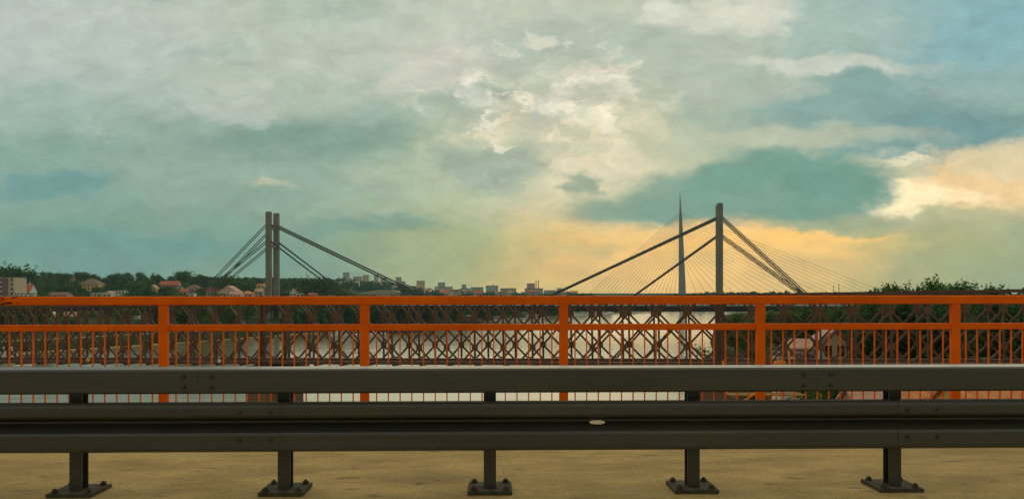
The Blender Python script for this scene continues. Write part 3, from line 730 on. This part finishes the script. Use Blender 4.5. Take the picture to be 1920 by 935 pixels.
# small huts on the left bank seen through the lattice
house(241, 261, 594, 591, 480, 'white', 'white', 'white roofed hut on the grassy left bank', 'gable', 4, (0, 0), name='hut', cat='hut')
house(84, 100, 588, 583, 500, 'white', 'white', 'round white roofed hut on the left bank slope', 'vault', 5, (1, 1), name='hut', cat='hut')
house(118, 142, 592, 584, 510, 'pink', 'pinktile', 'pink roofed hut on the left bank slope', 'gable', 4, (2, 1), name='hut', cat='hut')
house(598, 611, 590, 587, 500, 'blue', 'blue', 'blue kiosk on the left bank behind the truss', 'flat', 4, (1, 1), name='kiosk', cat='kiosk')
house(611, 625, 603, 600, 470, 'blue', 'blue', 'bright blue container nearer the water on the left bank', 'flat', 3, (1, 1), name='container', cat='container')
house(301, 313, 592, 588, 420, 'blue', 'blue', 'small blue container left of the kiosks on the bank', 'flat', 3, (1, 1), name='container', cat='container')
house(705, 722, 604, 599, 500, 'yellow', 'redtile', 'yellow riverside hut with red roof', 'gable', 5, (2, 1), name='hut', cat='hut')

# ------------------------------------------------------------------ trees
def crown_mesh(name, m, rx, rz, nclump, nleaf, ls, seed, spiky=0.0, zc=None):
    rn = random.Random(seed); b = MB(); zc = zc if zc is not None else rz
    lobes = [(rn.uniform(-.45,.45)*rx, rn.uniform(-.45,.45)*rx, zc+rn.uniform(-.45,.55)*rz, rn.uniform(.42,.68)) for _ in range(7)]
    for i in range(nclump):
        lx, ly, lz, lr = rn.choice(lobes)
        d = Vector((rn.gauss(0,1), rn.gauss(0,1), rn.gauss(.25,1))).normalized(); r = rn.random()**.35
        c = Vector((lx+d.x*lr*rx*r, ly+d.y*lr*rx*r, lz+d.z*lr*rz*r))
        cs = rn.uniform(.6, 1.5)*ls*1.5
        for j in range(nleaf):
            o = c+Vector((rn.gauss(0,1), rn.gauss(0,1), rn.gauss(0,.8)))*cs*.6
            dr = (Vector((rn.gauss(0,1), rn.gauss(0,1), rn.gauss(.1,1)))+d*spiky).normalized()
            sd_ = dr.cross(Vector((rn.gauss(0,1), rn.gauss(0,1), rn.gauss(0,1)))).normalized()
            l = ls*rn.uniform(.6,1.3)*(1+.6*spiky); w = ls*rn.uniform(.35,.7)*(1-.25*min(1, spiky))
            v = [o-dr*l*.5, o+sd_*w*.5, o+dr*l*.55, o-sd_*w*.5]
            b.add(v, [(0,1,2,3)])
    return b.mesh(name, m)
def trunk_mesh(h, r, rx, seed):
    rn = random.Random(seed); b = MB()
    b.tube([(0,0,-1.5),(0,0,.5),(rn.uniform(-.2,.2),rn.uniform(-.2,.2),h*.5),(rn.uniform(-.4,.4),0,h*.85)], [r*1.5,r*1.1,r*.75,r*.25], 7)
    for k in range(4):
        a = rn.uniform(0, 6.28); z = h*rn.uniform(.3,.55)
        b.tube([(0,0,z),(math.cos(a)*rx*.35,math.sin(a)*rx*.35,z+h*.15),(math.cos(a)*rx*.65,math.sin(a)*rx*.65,z+h*.3)], [r*.5,r*.35,r*.12], 5)
    return b.mesh('trunk', MT['bark'])
def ptop(me, q=.985):
    z = sorted(v.co.z for v in me.vertices); return z[int(len(z)*q)]
# prototypes of unit look: height 12 m, radius ~5 m
FARP = []
for i, (m, rx, rz) in enumerate((('leafdark',5.2,5.0),('leafdark',4.6,5.6),('leafgreen',5.5,4.8),('leafdark',6.0,4.6),('leafgreen',4.4,5.2),('leaflight',4.8,4.6))):
    c_ = crown_mesh('crown', MT[m], rx, rz, 170, 10, .95, 20+i, zc=6.8); FARP.append((c_, trunk_mesh(10, .3, rx, i), ptop(c_)))
POPL = (crown_mesh('crown', MT['leafdark'], 1.7, 8.5, 110, 9, .8, 44, spiky=.4, zc=9.5), trunk_mesh(14, .25, 1.2, 9), 18.0)
NEARP = []
for i, (m, rx, rz, sp_) in enumerate((('leafdark',2.7,5.0,.6),('leafgreen',2.8,4.8,.6),('leaflight',2.7,4.4,.5),('leafdark',3.2,4.6,.1),('leafgreen',2.5,5.2,.6))):
    c_ = crown_mesh('crown', MT[m], rx, rz, 520, 13, .40, 60+i, spiky=sp_, zc=6.8); NEARP.append((c_, trunk_mesh(10, .28, rx, 30+i), ptop(c_, .9965)))
BUSHP = [(crown_mesh('crown', MT[m], 3.2, 2.4, 150, 10, .42, 80+i, spiky=.7, zc=2.4), trunk_mesh(3.5, .1, 2.5, 50+i), 5.0) for i, m in enumerate(('leafgreen','leaflight','leafdark'))]
def tree(proto, loc, h, label, group, name='tree', rz=None, wide=1.0):
    s = h/proto[2]
    t = thing(name, label, 'tree' if name != 'bush' else 'bush', loc, rz if rz is not None else random.uniform(0, 6.28), group)
    t.scale = (s*wide, s*wide, s)
    link('crown', proto[0], t); link('trunk', proto[1], t)
    return t
rn = random.Random(11)
GL = 'broadleaf trees on the wooded left bank'
def left_tree(px, Z, h, k=None):
    x = (px-960)/F*Z
    if Z-fL(x) < (7 if px > 560 else 16): return
    g = hL(x, Z)-.6
    for p0, p1, e, zh in KEEP:
        if p0-3 < px < p1+3 and Z < zh+6:
            if Z > zh-8: return
            h = min(h, CZ-(min(e+5, 552 if e < 552 else 999)-HOR)*Z/F-g)
    if h < 5: return
    tree(FARP[k if k is not None else rn.randrange(6)], (x, Z, hL(x, Z)-.6), h, 'dark green broadleaf tree among others on the wooded left bank', GL, wide=rn.uniform(.85, 1.25))
for i in range(105): left_tree(rn.uniform(-60, 660), rn.uniform(330, 520), rn.uniform(10, 15), rn.choice((0,1,2,3,4,5,5)))
for i in range(75): left_tree(rn.uniform(560, 1085), rn.uniform(560, 900), rn.uniform(9, 14), rn.choice((0,1,2,3)))
for i in range(60):
    px = rn.uniform(600, 1075); q = [Z for Z in range(380, 900, 6) if Z-fL((px-960)/F*Z) > 7]
    if q: left_tree(px, q[0]+rn.uniform(3, 30), rn.uniform(8, 12), rn.choice((0,1,2,3,4)))
for i in range(80): left_tree(rn.uniform(-60, 430), rn.uniform(640, 900), rn.uniform(8, 13), rn.choice((0,1,2,3,3)))
for i in range(75): left_tree(rn.uniform(-60, 420), rn.uniform(900, 1180), rn.uniform(8, 14), rn.choice((0,1,3)))
for i in range(30): left_tree(rn.uniform(420, 700), rn.uniform(700, 1150), rn.uniform(9, 14), rn.choice((0,1,2,3)))
for px, Z, top in ((288, 820, 510), (296, 815, 512)):
    x = (px-960)/F*Z; g = hL(x, Z); tree(POPL, (x, Z, g-.5), at(px, top, Z).z-g, 'slim dark cypress tree, %s of the pair by the red roofed house' % ('left' if px < 290 else 'right'), 'cypress pair', 'cypress')
for px, Z, top, w, lab in ((15, 640, 499, 1.5, 'big dark tree rising behind the cream apartment block'), (120, 900, 511, 1.4, 'round tree crown on the skyline above the yellow house'), (155, 900, 509, 1.2, 'tree on the skyline just right of the yellow house'), (345, 900, 508, 1.3, 'rounded tree crown standing proud of the left skyline'), (595, 700, 521, 1.5, 'broad dark tree right of the grey railway pylons'), (440, 700, 520, 1.5, 'broad tree left of the railway pylons')):
    x = (px-960)/F*Z; g = hL(x, Z); tree(FARP[3], (x, Z, g-.5), at(px, top, Z).z-g+.5, lab, None, wide=w)
# far wood on the hills (one mass) and the wood on the low far bank
def forest(name, items, seed):
    rq = random.Random(seed); b = MB()
    for x, y, z, h, r in items:
        for j in range(46):
            d = Vector((rq.gauss(0,1), rq.gauss(0,1), rq.gauss(.3,1))).normalized(); q = rq.random()**.4
            o = Vector((x+d.x*r*q, y+d.y*r*q, z+h*.55+d.z*h*.45*q)); s = rq.uniform(.8, 1.6)*r*.28
            a = Vector((rq.gauss(0,1), rq.gauss(0,1), rq.gauss(0,1))).normalized(); c = a.cross(Vector((rq.gauss(0,1), rq.gauss(0,1), rq.gauss(0,1)))).normalized()
            b.add([o-a*s, o+c*s*.8, o+a*s, o-c*s*.8], [(0,1,2,3)])
    return tag(b.build(name, MT['forest']), kind='stuff')
it = []
for i in range(760):
    px = rn.uniform(340, 1060); Z = rn.uniform(1150, 2500) if px > 620 else rn.uniform(1050, 1650)
    x = (px-960)/F*Z; it.append((x, Z, hL(x, Z)-1, rn.uniform(7, 11), rn.uniform(5, 9)))
for i in range(190):
    px = rn.uniform(540, 1095); q = [Z for Z in range(380, 900, 4) if Z-fL((px-960)/F*Z) > 6]
    if not q: continue
    Z = q[0]+rn.uniform(0, 26); x = (px-960)/F*Z; it.append((x, Z, hL(x, Z)-2, rn.uniform(6, 11), rn.uniform(3.5, 5.5)))
for i in range(420):
    px = rn.uniform(-60, 640); Z = rn.uniform(560, 1150); x = (px-960)/F*Z; g = hL(x, Z)-1; h = rn.uniform(5, 9)
    for p0, p1, e, zh in KEEP:
        if p0-8 < px < p1+8 and Z < zh+10: h = min(h, CZ-(min(e+6, 553)-HOR)*Z/F-g) if Z < zh-12 else 0
    if h > 2.5: it.append((x, Z, g, h, rn.uniform(4, 7)))
forest('forest', it, 1)
it = []
for i in range(260):
    px = rn.uniform(1250, 1660) if i > 20 else rn.uniform(1060, 1110); Z = rn.uniform(1020, 1500)
    if px < 1285 and i > 20 and rn.random() < .7: continue
    x = (px-960)/F*Z; it.append((x, Z, hL(x, Z)-1, rn.uniform(13, 17.5) if px > 1285 else 14, rn.uniform(6, 10)))
forest('forest', it, 2)
# right bank trees
def rtree(px, top, Z, k, label, wide=1.0, group=None, name='tree', P_=NEARP):
    x = (px-960)/F*Z; g = hR(x, Z); z = at(px, top, Z).z
    return tree(P_[k], (x, Z, g-.3), z-g+.3, label, group, name, wide=wide)
for a in ((1640, 541, 150, 0, 'dark spiky tree at the left end of the right bank group', .42), (1662, 535, 165, 4, 'spiky tree second from the left in the right bank group', .42), (1692, 532, 155, 4, 'tallest spiky tree of the left part of the right bank group', .36),
          (1718, 541, 140, 0, 'dark tree just left of the tallest right bank tree', .38), (1750, 524, 150, 1, 'tallest spiky tree on the right bank skyline', .46),
          (1797, 527, 230, 3, 'smooth domed tree behind the tallest right bank tree', .82), (1838, 545, 200, 3, 'low rounded tree right of the smooth domed tree', .6),
          (1872, 534, 150, 4, 'small spiky tree near the right edge of the view', .40), (1925, 547, 130, 0, 'dark tree cut off by the right edge of the view', .6),
          (1790, 558, 120, 0, 'dark tree below the smooth domed tree', .8), (1735, 566, 105, 3, 'dark broad tree behind the right hand railing post', .9), (1660, 562, 118, 0, 'dark tree in front of the spiky right bank group', .8), (1870, 562, 110, 3, 'dark tree below the small spiky one at the right edge', .9),
          (1620, 560, 170, 0, 'dark tree between the pale green trees and the spiky group', .7),
          (1382, 588, 190, 2, 'light green tree beside the right railway pylon', .8), (1405, 600, 165, 4, 'bushy tree in front of the light green one by the pylon', .8),
          (1465, 583, 185, 2, 'pale green tree right of the water gap', .8), (1505, 580, 190, 1, 'pale green tree, middle one of the bright row', .85), (1550, 577, 200, 2, 'pale green tree below the right railway deck', .85), (1590, 580, 180, 1, 'green tree at the right end of the bright row', .8)):
    rtree(a[0], a[1]+(4 if a[1] < 547 else 0), a[2], a[3], a[4], a[5]*1.9)
GR = 'bushes massed along the right bank'
for i in range(46):
    px = rn.uniform(1440, 1960); Z = rn.uniform(72, 135); x = (px-960)/F*Z
    tree(BUSHP[rn.randrange(3)], (x, Z, hR(x, Z)-.3), rn.uniform(4, 8.5), 'green bush in the mass of undergrowth along the right bank', GR, 'bush', wide=rn.uniform(.9, 1.3))
for px, Z, h in ((1352, 165, 10), (1365, 150, 9), (1395, 140, 9), (1420, 130, 10), (1345, 210, 9), (1430, 110, 9)):
    x = (px-960)/F*Z; tree(BUSHP[rn.randrange(3)], (x, Z, hR(x, Z)-.3), h, 'green bush in the mass of undergrowth along the right bank', GR, 'bush')

# ------------------------------------------------------------------ boats
def boat(px, Z, length, label, hull='boatwhite', cab='white', hh=1.5, cabf=.5, cabh=1.4, group=None, name='boat', rz=.0):
    x = (px-960)/F*Z
    t = thing(name, label, 'boat', (x, Z, 0), rz, group); l = length/2; w = max(1.1, length*.13)
    ring = lambda k, z: [(-l*.96,-w*k,z),(l*.55,-w*k,z),(l*.85*(1 if z < hh*.5 else 1.03),-w*k*.55,z),(l*(.93 if z < .5 else 1.0),0,z+(.25 if z > .4 else 0)),(l*.85,w*k*.55,z),(l*.55,w*k,z),(-l*.96,w*k,z)]
    v = ring(.8, -.3)+ring(1.0, hh); n_ = 7
    MB().add(v, [tuple(range(n_))[::-1], tuple(range(n_, 2*n_))]+[(i,(i+1)%n_,n_+(i+1)%n_,n_+i) for i in range(n_)]).build('hull', MT[hull], t)
    if cabf:
        c = MB().box(-l*cabf-.1*l, l*cabf-.2*l, -w*.75, w*.75, hh+.003, hh+cabh).build('cabin', MT[cab], t)
        MB().box(-l*cabf-.16*l, l*cabf-.14*l, -w*.85, w*.85, hh+cabh+.003, hh+cabh+.16).build('roof', MT[hull if hull != 'boatdark' else 'white'], c)
        k = max(2, int(length/4))
        for i in range(k):
            xa = -l*cabf-.1*l+(2*cabf*l-.1*l)*(i+.3)/k
            MB().box(xa, xa+.9*(2*cabf*l)/k*.6, -w*.75-.03, -w*.75-.004, hh+cabh*.35, hh+cabh*.8).build('window', MT['glass'], c)
    return t
boat(648, 386, 14, 'white river boat with long cabin moored at the left bank', hh=1.2, cabh=1.8, rz=.35)
boat(688, 390, 9, 'white river boat behind the railing post, blue striped', hh=1.1, cab='blue', rz=.35)
boat(708, 396, 8, 'white motor boat right of the railing post', hh=1.3, rz=.4)
boat(748, 428, 22, 'long dark moored barge with pale cabin', 'boatdark', 'beige', 1.5, .35, 1.7, name='barge', rz=.6)
boat(886, 555, 17, 'dark house boat with high cabin moored at the bank', 'boatdark', 'browntile', 2.2, .45, 2.8, name='house_boat', rz=.5)
boat(935, 600, 15, 'pale house boat moored right of the dark one', 'boatwhite', 'beige', 1.2, .45, 1.8, name='house_boat', rz=.5)
boat(965, 610, 9, 'white boat moored between two pale house boats', rz=.5)
boat(1000, 640, 20, 'long pale house boat at the shore left of the railing post', 'boatwhite', 'pink', 1.0, .5, 2.0, name='house_boat', rz=.5)
GB = 'white boats in the marina along the far left shore'
for i in range(16):
    px = 1066+i*5.2+rn.uniform(-2, 2); Z = 712+i*4.5+rn.uniform(-18, 8)
    boat(px, Z, rn.uniform(6, 10), 'white boat among those moored in the marina along the left shore', 'boatwhite', 'white', rn.uniform(1.0, 1.8), .4, rn.uniform(1.2, 2.0), GB, rz=rn.uniform(-.6, .8))
boat(1172, 815, 12, 'white boat moored alone right of the dark shore trees', rz=.2)
boat(1190, 822, 9, 'small white boat furthest along the left shore', rz=.1)
boat(18, 268, 5.5, 'white motor boat moored at the bank by the left edge', rz=.3)
boat(46, 231, 5.2, 'pinkish white rowing boat on the water by the left edge', cab='pink', hh=.55, cabf=.2, cabh=.5, rz=.1)
for px, Z, h in ((1137, 800, 11), (1143, 810, 9), (1130, 812, 9)):
    x = (px-960)/F*Z
    tree(FARP[0], (x, max(Z, fL(x)+6), 1.5), h, 'dark shore tree in the clump among the marina boats', 'clump of dark shore trees', 'tree')

# ------------------------------------------------------------------ haze
HZ = bpy.data.materials.new('haze'); HZ.use_nodes = True; t = HZ.node_tree
for n_ in list(t.nodes):
    if n_.type == 'BSDF_PRINCIPLED': t.nodes.remove(n_)
pv_ = t.nodes.new('ShaderNodeVolumePrincipled'); pv_.inputs['Color'].default_value = (.62,.92,.98,1); pv_.inputs['Density'].default_value = 0.00008; pv_.inputs['Anisotropy'].default_value = .3
t.links.new(pv_.outputs[0], t.nodes['Material Output'].inputs['Volume'])
tag(MB().box(-4500, 4500, -400, 5500, -4.0, 225).build('haze', HZ), kind='stuff')
